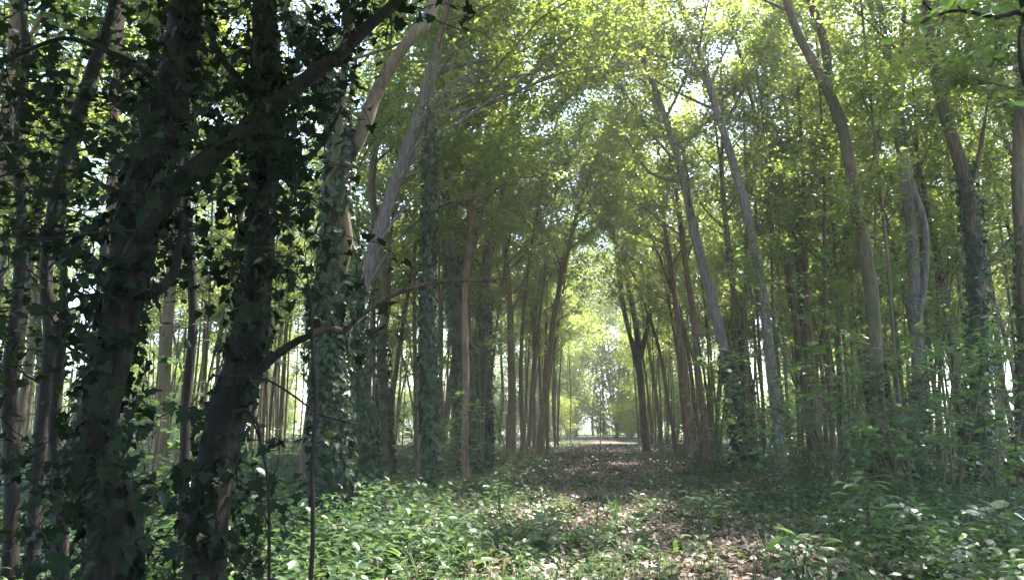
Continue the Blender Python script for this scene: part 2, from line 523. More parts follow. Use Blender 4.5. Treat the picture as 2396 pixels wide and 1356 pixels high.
hero_tree('ivy_tree', 'slim isolated ivy-wrapped trunk rising from the herbs left of the path',
          [(1015, 1148), (1006, 1000), (1003, 850), (1000, 700), (1003, 520), (1008, 330), (1012, 190), (1035, 60), (1050, -20)],
          [42, 32, 30, 28, 26, 22, 20], 13.2, M_BARK, t0=0.5, n_limbs=16, L=4.2, leaves=4200, bias=(0.7, 0, 0),
          ivy=4000, ivy_t=0.5, ivy_size=0.10, ivy_depth=0.08)
hero_tree('ivy_tree', 'dark ivy-wrapped trunk behind the leafy shrub with sunlit white-looking leaves',
          [(1095, 1110), (1090, 960), (1078, 820), (1062, 680), (1052, 540), (1048, 400), (1046, 250), (1060, 100), (1080, 0)],
          [46, 38, 32, 26, 22, 18], 18, M_BARK, ivy=3000, ivy_t=0.42, ivy_size=0.13, ivy_depth=0.12, L=4.2, leaves=5000, bias=(0.5, 0, 0))
hero_tree('ivy_tree', 'ivy-clad trunk dividing into two dark stems, next right of the shrub',
          [(1132, 1075), (1128, 950), (1130, 800), (1135, 660), (1148, 520), (1142, 380), (1150, 240), (1160, 60)],
          [44, 38, 34, 30, 22, 16], 21, M_BARK, ivy=2600, ivy_t=0.42, ivy_size=0.14, ivy_depth=0.14,
          forks=[([(1140, 620), (1172, 480), (1180, 340), (1178, 200), (1190, 60)], [20, 16, 12], 21)])
hero_tree('tree', 'reddish straight trunk at the left edge of the shaded avenue',
          [(1195, 1072), (1198, 950), (1196, 820), (1192, 700), (1180, 540), (1185, 400), (1200, 250), (1230, 100)],
          [34, 26, 23, 20, 16, 13], 26, M_BARK_RED, bias=(0.5, 0, 0), leaves=6000)
hero_tree('tree', 'brown trunk nearest the path on its left, leaning over it',
          [(1262, 1068), (1272, 960), (1284, 840), (1300, 720), (1325, 600), (1350, 500), (1380, 400)],
          [32, 24, 20, 16, 12], 27, M_BARK_RED, bias=(0.5, 0, 0), leaves=6000)
# right of the path
hero_tree('coppice_tree', 'stout dark trunk splitting into fine upright stems, first right of the bright avenue end',
          [(1512, 1046), (1504, 960), (1497, 880), (1492, 800), (1480, 720), (1462, 640), (1440, 560), (1420, 480)],
          [28, 22, 20, 16, 12, 8], 34, M_BARK, leaves=7000,
          forks=[([(1500, 900), (1475, 800), (1458, 720), (1452, 640)], [14, 12, 10], 34), ([(1497, 840), (1520, 740), (1515, 620), (1500, 500)], [18, 14, 10], 34),
                 ([(1504, 960), (1488, 850), (1470, 770), (1445, 680)], [12, 10, 8], 34)])
hero_tree('tree', 'slim reddish-brown trunk right of the dirt path, gently leaning left',
          [(1612, 1076), (1606, 960), (1594, 840), (1582, 720), (1566, 600), (1548, 470), (1540, 350), (1530, 230)],
          [32, 24, 20, 17, 14, 11], 24, M_BARK_RED, leaves=6000, bias=(-0.4, 0, 0))
hero_tree('tree', 'brown trunk with a dark foot beside the leaf-strewn path bend on the right',
          [(1655, 1085), (1648, 980), (1632, 860), (1622, 740), (1604, 620), (1590, 500), (1570, 380)],
          [34, 26, 22, 18, 13], 22, M_BARK_RED, leaves=5000, bias=(-0.4, 0, 0))
hero_tree('tree', 'pale mossy trunk with dark ivied foot, curving left over the path',
          [(1738, 1105), (1728, 1000), (1712, 890), (1685, 780), (1660, 680), (1628, 560), (1605, 450), (1580, 350), (1540, 230), (1500, 120)],
          [54, 42, 38, 34, 32, 28, 24, 18], 18.5, M_BARK_PALE, t0=0.5, n_limbs=16, L=4.4, leaves=5000, bias=(-0.6, 0, 0), ivy=1500, ivy_t=0.28, ivy_size=0.12)
hero_tree('tree', 'clean lilac-grey trunk sweeping up and left, brightest trunk on the right',
          [(1828, 1100), (1818, 980), (1806, 880), (1794, 760), (1776, 640), (1752, 520), (1730, 430), (1700, 330), (1668, 230), (1642, 140), (1600, 30)],
          [44, 38, 36, 36, 34, 30, 28, 24, 20], 17.5, M_BARK_PALE, t0=0.62, n_limbs=14, L=4.4, leaves=4200, bias=(-0.5, 0, 0))
hero_tree('tree', 'thin stem just left of the clean lilac-grey trunk',
          [(1760, 1085), (1748, 950), (1738, 820), (1718, 690), (1702, 560), (1690, 430), (1690, 300)],
          [34, 28, 22, 18, 12], 21, M_BARK, leaves=3600, ivy=800, ivy_t=0.35, ivy_size=0.13)
hero_tree('coppice_tree', 'tree forking low into a wide V of brown stems behind the sapling',
          [(1905, 1060), (1903, 940), (1900, 860), (1880, 760), (1872, 640), (1868, 500), (1850, 350)],
          [46, 38, 30, 20, 16], 25, M_BARK, leaves=5000,
          forks=[([(1901, 880), (1925, 790), (1955, 690), (1975, 590), (2010, 450)], [24, 18, 12], 25), ([(1880, 780), (1850, 700), (1835, 600), (1825, 480)], [16, 12, 9], 25)])
hero_tree('tree', 'largest trunk on the right, brown, curving up left and forking near the top',
          [(2068, 1150), (2058, 1020), (2050, 900), (2046, 780), (2036, 660), (2018, 560), (2000, 460), (1986, 370), (1962, 270), (1915, 170), (1868, 80), (1838, -10)],
          [66, 54, 50, 48, 48, 46, 44, 38, 32, 28], 12.5, M_BARK, t0=0.7, n_limbs=10, L=3.0, leaves=2600,
          ivy=500, ivy_t=0.22, ivy_size=0.09,
          forks=[([(1962, 285), (1945, 200), (1925, 110), (1895, 20), (1880, -30)], [34, 28, 22], 12.6), ([(2002, 480), (2040, 400), (2080, 300)], [14, 9, 5], 12.4)])
hero_tree('tree', 'pale grey twin-stemmed trunk with pinkish light behind, right of the largest right trunk',
          [(2152, 1100), (2150, 980), (2148, 860), (2142, 720), (2136, 580), (2122, 450), (2104, 330), (2088, 220), (2070, 90), (2060, -10)],
          [56, 42, 40, 38, 34, 28, 22], 16.5, M_BARK_PALE, t0=0.65, n_limbs=10, L=2.8, leaves=2600, ivy=900, ivy_t=0.25, ivy_size=0.1,
          forks=[([(2146, 760), (2162, 640), (2155, 520), (2135, 400), (2122, 290), (2110, 180)], [24, 20, 16], 16.4)])
hero_tree('ivy_tree', 'green ivy-clad trunk near the right edge with a limb rising right',
          [(2285, 1120), (2288, 980), (2290, 860), (2288, 740), (2282, 620), (2272, 500), (2250, 390), (2215, 280), (2185, 150), (2168, 20)],
          [64, 54, 52, 50, 46, 42, 34, 28], 15, M_BARK, t0=0.62, n_limbs=11, L=2.8, leaves=1900, ivy=2600, ivy_t=0.55, ivy_size=0.1, ivy_depth=0.12,
          forks=[([(2288, 700), (2322, 620), (2362, 560), (2410, 500), (2470, 430)], [22, 16, 10], 14.8), ([(2270, 440), (2292, 360), (2310, 280)], [18, 14, 9], 15)])
hero_tree('tree', 'mossy trunk cut by the right edge of the view',
          [(2392, 1140), (2398, 980), (2400, 800), (2392, 600), (2380, 420), (2386, 250), (2392, 80)],
          [60, 48, 40, 30], 13.5, M_BARK, t0=0.5, n_limbs=9, L=2.4, leaves=1200, ivy=900, ivy_t=0.4, ivy_size=0.1)

# ------------------------------------------------------------------ dark ivied trees close on the left
def near_ivy_leaves(n, boxes, size, depth):
    """ivy leaves about the pixel segments given, at a distance"""
    L, N, D, vines = [], [], [], []
    for (x0, y0, x1, y1, sp, wgt) in boxes:
        for _ in range(int(n * wgt / 11) + 1):
            t = rng.uniform(0, 1)
            p = at(x0 + (x1 - x0) * t + rng.normal(0, sp * .6), y0 + (y1 - y0) * t + rng.normal(0, sp * .6), depth + rng.normal(0, 0.25))
            d = unit(np.array([x1 - x0, 0, y0 - y1]) / 400 + rng.normal(0, .7, 3))
            V = [p]
            for k in range(int(rng.integers(6, 13))):
                d = unit(d + rng.normal(0, .38, 3) + np.array([0, 0, -.04]))
                V.append(V[-1] + d * rng.uniform(.035, .06))
                side = unit(np.cross(d, (0, -1, .2))) * (1 if k % 2 else -1)
                pet = unit(side + np.array([0, -.5, -.15]) + rng.normal(0, .35, 3)) * rng.uniform(.015, .045)
                L.append(V[-1] + pet)
                N.append(unit(np.array([0, -.65, .5]) + rng.normal(0, .5, 3)))
                D.append(unit(pet * 12 + np.array([0, 0, -.55]) + rng.normal(0, .35, 3)))
                vines.append((np.array([V[-1], V[-1] + pet]), .0016))
            vines.append((np.array(V), .0032))
    L = np.array(L)
    return L, np.array(N), np.array(D), size * rng.uniform(0.45, 1.2, len(L)), vines


def near_tree(name, label, pts, wpx, depth, limbs, leaf_segs, n, size=0.060, bark=M_BARK_SHADED, top=5.2, trunk_ivy=700):
    P = px_poly(pts, depth)
    rad = np.interp(np.linspace(0, 1, len(pts)), np.linspace(0, 1, len(wpx)), wpx) / 2 / FPX * depth * .84
    P, rad = to_ground(P, rad); P, rad = extend(P, rad, top)
    base = P[0].copy()
    r = root(name, base, label, 'tree')
    tb = Tubes(); tb.add(P, rad, sides=14, sub=5, wob=0.10); tb.build('trunk', bark, r, base)
    for lp, lw, ld in limbs:
        lb = Tubes()
        lb.add(px_poly(lp, ld), np.interp(np.linspace(0, 1, len(lp)), np.linspace(0, 1, len(lw)), lw) / 2 / FPX * ld * .8, sides=8, sub=4, wob=0.16)
        lb.build('branch', bark, r, base)
    A, N, D, s, vines = near_ivy_leaves(n, leaf_segs, size, depth - 0.05)
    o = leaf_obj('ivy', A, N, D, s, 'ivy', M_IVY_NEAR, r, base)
    vb = Tubes()
    for v, q in vines: vb.add(v, np.linspace(q, q * .5, len(v)), sides=4 if len(v) > 2 else 3, sub=2)
    vb.build('ivy_stem', bark, o)
    o.children[0].location = -base
    if trunk_ivy:
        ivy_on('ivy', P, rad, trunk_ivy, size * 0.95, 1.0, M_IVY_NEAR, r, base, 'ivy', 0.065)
    return r


NEAR = []
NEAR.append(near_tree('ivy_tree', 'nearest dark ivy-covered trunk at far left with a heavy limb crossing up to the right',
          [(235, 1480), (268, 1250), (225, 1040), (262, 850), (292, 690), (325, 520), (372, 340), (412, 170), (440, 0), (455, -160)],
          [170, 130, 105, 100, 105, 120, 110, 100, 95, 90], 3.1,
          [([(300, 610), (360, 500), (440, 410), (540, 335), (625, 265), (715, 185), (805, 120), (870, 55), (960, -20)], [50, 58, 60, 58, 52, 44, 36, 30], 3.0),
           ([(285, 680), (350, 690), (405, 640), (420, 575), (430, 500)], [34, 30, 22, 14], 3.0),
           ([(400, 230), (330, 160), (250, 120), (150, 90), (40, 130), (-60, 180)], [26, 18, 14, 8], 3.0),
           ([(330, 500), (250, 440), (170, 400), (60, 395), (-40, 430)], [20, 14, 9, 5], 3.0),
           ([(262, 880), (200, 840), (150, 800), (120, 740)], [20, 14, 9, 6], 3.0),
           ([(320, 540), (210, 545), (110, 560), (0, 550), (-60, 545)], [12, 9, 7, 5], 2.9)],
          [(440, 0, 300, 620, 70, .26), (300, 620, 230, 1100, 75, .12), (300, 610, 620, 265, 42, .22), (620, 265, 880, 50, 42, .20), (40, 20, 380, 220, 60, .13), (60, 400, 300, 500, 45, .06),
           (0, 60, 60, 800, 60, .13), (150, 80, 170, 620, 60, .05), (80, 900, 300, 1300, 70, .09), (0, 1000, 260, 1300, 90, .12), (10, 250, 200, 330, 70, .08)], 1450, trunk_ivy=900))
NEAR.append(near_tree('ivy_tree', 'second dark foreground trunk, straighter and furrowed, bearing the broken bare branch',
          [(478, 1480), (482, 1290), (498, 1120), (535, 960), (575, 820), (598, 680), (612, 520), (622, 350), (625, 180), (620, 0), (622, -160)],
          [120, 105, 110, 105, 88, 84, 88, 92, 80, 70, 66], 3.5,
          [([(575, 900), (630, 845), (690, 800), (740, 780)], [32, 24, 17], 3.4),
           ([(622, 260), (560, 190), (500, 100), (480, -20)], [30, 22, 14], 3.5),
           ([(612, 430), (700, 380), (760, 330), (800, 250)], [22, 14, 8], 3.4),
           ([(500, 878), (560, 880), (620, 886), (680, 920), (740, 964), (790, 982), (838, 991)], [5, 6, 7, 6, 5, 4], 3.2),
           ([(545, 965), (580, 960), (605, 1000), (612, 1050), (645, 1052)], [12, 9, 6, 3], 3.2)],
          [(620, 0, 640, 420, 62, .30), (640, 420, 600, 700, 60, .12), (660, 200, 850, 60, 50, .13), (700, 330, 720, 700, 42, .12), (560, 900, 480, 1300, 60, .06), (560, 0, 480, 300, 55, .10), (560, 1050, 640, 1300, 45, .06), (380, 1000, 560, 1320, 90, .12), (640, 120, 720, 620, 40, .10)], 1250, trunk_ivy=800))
# broken bare branch carried by the second trunk's limb: pale bare wood at the elbow, sunlight painted into its colour
br = root('broken_branch', tuple(at(735, 778, 3.38)), 'bare broken branch arching right, pale wood with sunlight painted at its snapped elbow', 'branch')
o0 = np.array(br.location)
tb = Tubes(); tb.add(px_poly([(730, 780), (770, 768), (803, 775), (835, 745), (875, 715), (920, 690), (975, 670), (1040, 658), (1100, 655), (1160, 656)], 3.38, 3.0),
                     np.array([17, 15, 13, 12, 11, 11, 10, 10, 9, 8]) / 2 / FPX * 3.3, sides=8, sub=5, wob=0.20)
for a_, b_, c_ in [((960, 674), (985, 655), (1002, 628)), ((1060, 658), (1085, 664), (1105, 680)), ((885, 708), (893, 690), (890, 670)), ((1155, 656), (1168, 650), (1175, 652)), ((1150, 657), (1162, 661), (1166, 668))]:
    tb.add(px_poly([a_, b_, c_], 3.15), np.array([4, 2.5, .8]) / 2 / FPX * 3.1, sides=4, sub=2)
tb.build('stem', M_TWIG, br, o0)
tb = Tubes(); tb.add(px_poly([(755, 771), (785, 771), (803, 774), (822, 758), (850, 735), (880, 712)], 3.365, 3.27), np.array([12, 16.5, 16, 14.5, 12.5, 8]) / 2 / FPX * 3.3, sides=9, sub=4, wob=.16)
tb.build('bare_wood_sun_painted', M_SUN_PAINTED_WOOD, br, o0)
tb = Tubes(); tb.add(px_poly([(803, 772), (812, 790), (818, 806)], 3.33), np.array([9, 6, 2]) / 2 / FPX * 3.3, sides=6, sub=2, wob=.1); tb.build('side_stub', M_TWIG, br, o0)


def unseen_shade_crown(r, c, sx, sy, z0, z1, n):  # leaves added out of view overhead to shade the foreground
    base = np.array(r.location)
    A = np.stack([rng.normal(c[0], sx, n), rng.normal(c[1], sy, n), rng.uniform(z0, z1, n)], 1)
    vy = np.maximum(A[:, 1], .01)
    vis = (A[:, 1] > .3) & ((A[:, 2] - CAM[2]) / vy < math.tan(PITCH + math.atan(690 / FPX)) + .05)
    A = A[~vis]
    N = rng.normal(0, .45, (len(A), 3)) + np.array([0, 0, 1.]); D = rng.normal(0, 1, (len(A), 3))
    leaf_obj('crown', A, N, D, .13 * rng.uniform(.6, 1.2, len(A)), 'rhomb', M_LEAF, r, base)


unseen_shade_crown(NEAR[0], (-1.6, 1.6), 2.0, 1.8, 3.0, 7, 18000)
unseen_shade_crown(NEAR[1], (0.5, 3.8), 1.7, 1.6, 4.2, 7.5, 26000)


def stem_thing(name, label, pts, wpx, depth, bark, cat='sapling', leaves=0, size=0.07, twigs=None, top=None, kind='ovate', mat=None, spread=0.12):
    P = px_poly(pts, depth)
    rad = np.interp(np.linspace(0, 1, len(pts)), np.linspace(0, 1, len(wpx)), wpx) / 2 / FPX * depth
    P, rad = to_ground(P, rad, 1.1)
    if top: P, rad = extend(P, rad, top)
    base = P[0].copy()
    r = root(name, base, label, cat)
    tb = Tubes(); tb.add(P, rad, sides=7, sub=4, wob=0.06)
    seg = []
    for tp, tw in (twigs or []):
        Q = px_poly(tp, depth); tb.add(Q, np.array(tw) / 2 / FPX * depth, sides=5, sub=3)
        seg += [(Q[i], Q[i + 1]) for i in range(len(Q) - 1)]
    if not seg: seg = [(P[i], P[i + 1]) for i in range(1, len(P) - 1)]
    tb.build('stem', bark, r, base)
    if leaves:
        A, N, D = seg_leaves(seg, leaves, spread)
        leaf_obj('foliage', A, N, D, size * rng.uniform(.6, 1.2, leaves), kind, mat or M_IVY_NEAR, r, base)
    return r


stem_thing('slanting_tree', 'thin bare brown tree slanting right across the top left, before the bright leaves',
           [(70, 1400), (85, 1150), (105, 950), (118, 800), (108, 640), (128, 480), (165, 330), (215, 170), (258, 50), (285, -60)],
           [34, 30, 30, 28, 30, 34, 34, 30, 26], 4.6, M_BARK_SHADED, 'tree', leaves=500, size=0.08, kind='ivy', spread=0.28, top=6.5,
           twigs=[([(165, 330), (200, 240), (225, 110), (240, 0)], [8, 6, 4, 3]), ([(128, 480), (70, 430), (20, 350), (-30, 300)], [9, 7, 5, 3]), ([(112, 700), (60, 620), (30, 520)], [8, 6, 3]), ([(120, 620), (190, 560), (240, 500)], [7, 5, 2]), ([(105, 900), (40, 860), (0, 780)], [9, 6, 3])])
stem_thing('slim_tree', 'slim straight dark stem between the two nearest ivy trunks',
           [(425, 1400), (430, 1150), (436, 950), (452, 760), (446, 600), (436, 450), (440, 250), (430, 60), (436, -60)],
           [24, 22, 22, 22, 20, 18, 16], 5.6, M_BARK_SHADED, 'tree', leaves=260, kind='ivy', size=0.08, spread=0.3, top=7)
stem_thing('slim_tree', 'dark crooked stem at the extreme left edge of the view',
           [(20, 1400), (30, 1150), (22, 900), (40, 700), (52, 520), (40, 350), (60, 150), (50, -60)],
           [34, 30, 26, 22, 20], 5.0, M_BARK_SHADED, 'tree', leaves=420, kind='ivy', size=0.08, spread=0.26, top=7,
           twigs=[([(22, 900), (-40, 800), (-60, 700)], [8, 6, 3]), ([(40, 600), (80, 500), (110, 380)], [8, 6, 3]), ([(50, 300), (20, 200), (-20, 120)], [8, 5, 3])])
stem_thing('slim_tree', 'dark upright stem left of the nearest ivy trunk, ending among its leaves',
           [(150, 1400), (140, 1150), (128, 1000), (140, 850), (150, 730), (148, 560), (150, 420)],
           [30, 28, 26, 22, 16, 8], 4.2, M_BARK_SHADED, 'tree', leaves=160, kind='ivy', size=0.08, spread=0.2)
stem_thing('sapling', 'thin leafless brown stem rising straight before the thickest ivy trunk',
           [(724, 1400), (732, 1250), (730, 1100), (739, 950), (731, 820), (727, 700), (717, 640)], [11, 10, 10, 9, 8, 7, 3], 3.0, M_BARK_SHADED)
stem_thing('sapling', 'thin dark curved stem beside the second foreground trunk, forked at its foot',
           [(628, 1400), (630, 1250), (626, 1120), (612, 1050), (598, 1000), (572, 958)], [7, 7, 6, 6, 5, 3], 3.2, M_BARK_SHADED,
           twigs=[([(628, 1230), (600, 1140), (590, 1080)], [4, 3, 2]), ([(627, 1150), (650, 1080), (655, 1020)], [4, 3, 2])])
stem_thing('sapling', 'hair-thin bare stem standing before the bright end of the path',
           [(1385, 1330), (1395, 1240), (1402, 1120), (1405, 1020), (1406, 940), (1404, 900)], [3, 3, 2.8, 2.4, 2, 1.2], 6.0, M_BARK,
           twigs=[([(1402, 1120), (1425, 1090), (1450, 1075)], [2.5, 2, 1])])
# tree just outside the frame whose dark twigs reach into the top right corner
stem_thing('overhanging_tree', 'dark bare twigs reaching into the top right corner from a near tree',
           [(2560, 1500), (2540, 1100), (2520, 700), (2480, 350), (2440, 120), (2400, -80)], [90, 80, 70, 60, 50], 5.0, M_BARK_SHADED, 'tree', leaves=160, size=0.09, kind='ovate', top=6, mat=M_UNDER, spread=0.18,
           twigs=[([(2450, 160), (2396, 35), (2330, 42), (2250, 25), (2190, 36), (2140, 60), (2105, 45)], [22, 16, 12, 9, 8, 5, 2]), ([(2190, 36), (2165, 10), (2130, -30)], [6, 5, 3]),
                  ([(2470, 300), (2400, 200), (2385, 100), (2396, 20)], [16, 12, 8, 5]), ([(2250, 25), (2225, -5), (2215, -50)], [5, 4, 3])])

# ------------------------------------------------------------------ the wood behind: generic trees, copied
def make_proto(multi, arch=0.0):
    tb = Tubes(); seg = []
    H = rng.uniform(13.5, 17)
    if not multi:
        lean = rng.uniform(0.5, 2.6) + arch
        zs = np.array([-0.15, 0.6, 2.5, 5, 8, 11, H])
        x = lean * (zs / H).clip(0) ** 2.0 + np.cumsum(rng.normal(0, .10, 7)); y = np.cumsum(rng.normal(0, .10, 7))
        P = np.stack([x - x[0], y - y[0], zs], 1)
        r = rng.uniform(.055, .115) * np.array([1.35, 1.0, .92, .82, .66, .45, .12])
        tb.add(P, r, sides=9, sub=3, wob=.06)
        seg += grow(tb, P, r, rng.uniform(.45, .57), 20, 2.8 if not arch else 3.8, (0.25 if not arch else .6, 0, 0), twigs=6, twig_len=1.2)
    else:
        k = int(rng.integers(3, 6))
        for j in range(k):
            a = j / k * 6.28 + rng.uniform(-.4, .4)
            sp = rng.uniform(0.3, 1.5)
            h = H * rng.uniform(.75, 1)
            zs = np.array([-0.12, 0.5, 2.5, 5, 8, h * .8, h])
            b0 = rng.uniform(.12, .55)
            u = b0 + sp * (zs / h).clip(0) ** 1.5
            P = np.stack([u * math.cos(a) + (0.9 + arch) * (zs / h).clip(0) ** 2.2 + np.cumsum(rng.normal(0, .06, 7)), u * math.sin(a) + np.cumsum(rng.normal(0, .06, 7)), zs], 1)
            r = rng.uniform(.045, .10) * np.array([1.4, 1.0, .9, .8, .62, .38, .1])
            tb.add(P, r, sides=7, sub=3, wob=.05)
            seg += grow(tb, P, r, rng.uniform(.45, .57), 9, 2.0 if not arch else 3.0, (0.2 if not arch else .6, 0, 0), twigs=5, twig_len=1.1)
    return tb, seg


FAMILY = []
for i in range(13):
    multi = i in (5, 7, 8, 11)
    arch = 1.9 if i >= 9 else 0
    tb, seg = make_proto(multi, arch)
    r = root('coppice_tree' if multi else 'tree', (0, 0, 0), 'x', 'tree')
    tb.build('trunk', M_BARK_RED if i in (1, 6, 10) else M_BARK, r)
    n = 9500
    A, N, D = seg_leaves(seg, n, 0.15)
    leaf_obj('crown', A, N, D, 0.13 * rng.uniform(.45, 1.35, n), 'rhomb', M_LEAF, r)
    FAMILY.append((r, multi))
    EDGE_F = [9, 10, 11, 12]


def copy_thing(src):
    c = src.copy(); COL.objects.link(c)
    for ch in src.children:
        d = ch.copy(); COL.objects.link(d); d.parent = c
    return c


MARKS = [(-60, 'the left edge'), (268, 'the nearest ivy trunk'), (480, 'the second foreground trunk'), (778, 'the thickest ivy trunk'),
         (905, 'the mossy brown trunk'), (1010, 'the slim ivy trunk'), (1132, 'the divided ivy trunk'), (1262, 'the path'), (1512, 'the stout dark trunk'),
         (1612, 'the reddish trunk'), (1738, 'the curving mossy trunk'), (1828, 'the lilac-grey trunk'), (1905, 'the V-forked tree'), (2068, 'the largest right trunk'),
         (2152, 'the pale twin trunk'), (2288, 'the green ivied trunk'), (2460, 'the right edge')]
ORD = ['nearest', 'second nearest', 'third nearest', 'fourth nearest', 'fifth nearest', 'sixth nearest', 'seventh nearest']
LABELS = {}


def queue_label(o, kind, x, y, far):
    px = CX + FPX * x / y
    a = max([i for i, (q, _) in enumerate(MARKS) if q <= px] or [0])
    b = min(a + 1, len(MARKS) - 1)
    LABELS.setdefault((kind, a, b), []).append((y, o, far))


def write_labels():
    for (kind, a, b), L in LABELS.items():
        L.sort(key=lambda t: t[0])
        A, B = MARKS[a][1], MARKS[b][1]
        if (a, b) == (7, 8): place = 'in view along the path\'s edges'
        elif a == b: place = 'outside ' + A
        else: place = f'between {A} and {B}'
        for i, (y, o, far) in enumerate(L):
            if i < len(ORD) and y < far:
                o['label'] = f'{ORD[i]} {kind} {place}'
            else:
                o['label'] = f'far {kind} {place}'
            o['group'] = f'{kind}s {place}'


hero_xy = np.array([o.location[:2] for o in COL.objects if o.type == 'EMPTY' and o.get('category') == 'tree' and o.location[1] > 8])
spots = []
def try_spot(x, y, mind):
    if y < 9 or abs(x) > 0.74 * y + 3.5: return
    if abs(path_u(x, y)) < (2.7 if y < 30 else 1.8): return
    if y > 53 and abs(path_u(x, y)) < 7: return
    if y > 52 and -9 < path_u(x, y) < 13: return
    # keep the view open to the singled-out trees near the camera
    if y < 15 and (x > -0.32 * y and x < 0.62 * y): return
    if len(hero_xy) and np.min(np.hypot(hero_xy[:, 0] - x, hero_xy[:, 1] - y)) < 1.3: return
    for (a, b) in spots:
        if (a - x) ** 2 + (b - y) ** 2 < (mind if y < 28 else .8) ** 2: return
    spots.append((x, y))


for side in (-1, 1):
    for row in range(14):
        u0 = side * (3.3 + 3.1 * row)
        step = 2.1 if row == 0 else (2.3 if row < 4 else 3.8)
        vs = list(np.arange(10, 66, step)) if row else list(np.arange(10, 28, step)) + list(np.arange(28, 62, 1.9))
        for v in vs:
            yy = v + rng.uniform(-.8, .8); uu = u0 + rng.normal(0, .35 if row == 0 else .8) - (side * min(.45, max(0, (v - 26) * .03)) if row == 0 else 0)
            if uu < -8 and rng.uniform() < .62: continue
            try_spot(PATH_K * yy + PATH_0 + uu, yy, 1.1)
# thin upright poles, bare low down, between the larger trunks
def pole_proto(h, n):
    r = root('slender_tree', (0, 0, 0), 'x', 'tree')
    tb = Tubes(); seg = []
    for k in range(int(rng.integers(1, 3))):
        a = rng.uniform(0, 6.28); l = rng.uniform(.3, 1.3)
        zs = np.array([-.1, .5, 2, 4, 6.5, 9, 11.5]) * h / 11.5
        u = l * (zs / h).clip(0) ** 1.6 + .12 * k
        P = np.stack([u * math.cos(a) + np.cumsum(rng.normal(0, .05, 7)), u * math.sin(a) + np.cumsum(rng.normal(0, .05, 7)), zs], 1)
        rr = rng.uniform(.030, .055) * np.array([1.3, 1, .92, .82, .66, .45, .15])
        tb.add(P, rr, sides=6, sub=3, wob=.05)
        seg += grow(tb, P, rr, .5, 12, 1.5, twigs=4, twig_len=.8, up=.8)
    tb.build('trunk', M_BARK, r)
    A, N, D = seg_leaves(seg, n, .14)
    leaf_obj('crown', A, N, D, .11 * rng.uniform(.6, 1.2, n), 'rhomb', M_LEAF, r)
    return r


PO = [pole_proto(11, 3500), pole_proto(13, 4200), pole_proto(9.5, 3000), pole_proto(12, 3800)]
po_first = [True] * 4
spots.sort(key=lambda s: s[1])
used = set()
SIDE = {-1: 'left', 1: 'right'}
n_tree = 0
for (x, y) in spots[:300]:
    edge = abs(path_u(x, y)) < 5.2
    f = int(rng.integers(9, 13)) if edge and 17 < y < 34 else int(rng.integers(0, 9))
    src, multi = FAMILY[f]
    side = 1 if path_u(x, y) > 0 else -1
    if edge and y > 33 and rng.uniform() < .65:
        k = int(rng.integers(0, 4))
        o = PO[k] if po_first[k] else copy_thing(PO[k]); po_first[k] = False
        q = rng.uniform(.9, 1.2); o.location = (x, y, float(gh(x, y)) - .02); o.scale = (q, q, q); o.rotation_euler = (0, 0, rng.uniform(0, 6.28))
        queue_label(o, 'thin pole-like tree', x, y, 42)
        continue
    if f in used: o = copy_thing(src)
    else: o = src; used.add(f)
    o.location = (x, y, float(gh(x, y)) - 0.02)
    s = rng.uniform(.85, 1.12)
    o.scale = (s, s, s)
    ang = (math.pi if side > 0 else 0) + rng.normal(0, .30 if edge else 1.3)
    o.rotation_euler = (0, 0, ang)
    queue_label(o, 'many-stemmed tree' if multi else 'single-trunked tree', x, y, 42)
    n_tree += 1
po = []
for i in range(1500):
    y = rng.uniform(12, 46); x = rng.uniform(-.72, .74) * y; u = path_u(x, y)
    if abs(u) < 3.0: continue
    if y < 15 and -0.30 * y < x < 0.15 * y: continue
    if any((a - x) ** 2 + (b - y) ** 2 < 1.2 ** 2 for a, b in po): continue
    po.append((x, y))
    if len(po) >= 120: break
for (x, y) in po:
    k = int(rng.integers(0, 4))
    if po_first[k]: o = PO[k]; po_first[k] = False
    else: o = copy_thing(PO[k])
    o.location = (x, y, float(gh(x, y))); q = rng.uniform(.85, 1.15); o.scale = (q, q, q); o.rotation_euler = (0, 0, rng.uniform(0, 6.28))
    queue_label(o, 'thin pole-like tree', x, y, 34)
for (x, y) in [(-6.5, -2.5), (-3, -6), (1.5, -4.5), (5.5, -2), (7.5, 3.2), (-7.5, 3.0), (4, -9), (-1, -11)]:  # unseen trees added around the camera to block sky light
    o = copy_thing(FAMILY[int(rng.integers(0, 9))][0])
    o.location = (x, y, float(gh(x, y))); o.rotation_euler = (0, 0, rng.uniform(0, 6.28)); o.scale = (1.1, 1.1, .8)
    o['label'] = 'unseen leafy tree added behind the viewpoint to shade the foreground'; o['group'] = 'shade trees added behind the viewpoint'
for (u, y, q) in [(-2.6, 79, 1.45), (.2, 82, 1.5), (2.9, 80, 1.4), (-.8, 87, 1.6), (5, 84, 1.5), (-5.5, 83, 1.5)]:
    o = copy_thing(FAMILY[int(rng.integers(0, 5))][0])
    x = PATH_K * y + PATH_0 + u; o.location = (x, y, 0); o.scale = (q, q, q); o.rotation_euler = (0, 0, rng.uniform(0, 6.28))
    queue_label(o, 'tall sunlit tree closing the vista', x, y, 200)
print('generic trees', n_tree, 'of', len(spots))

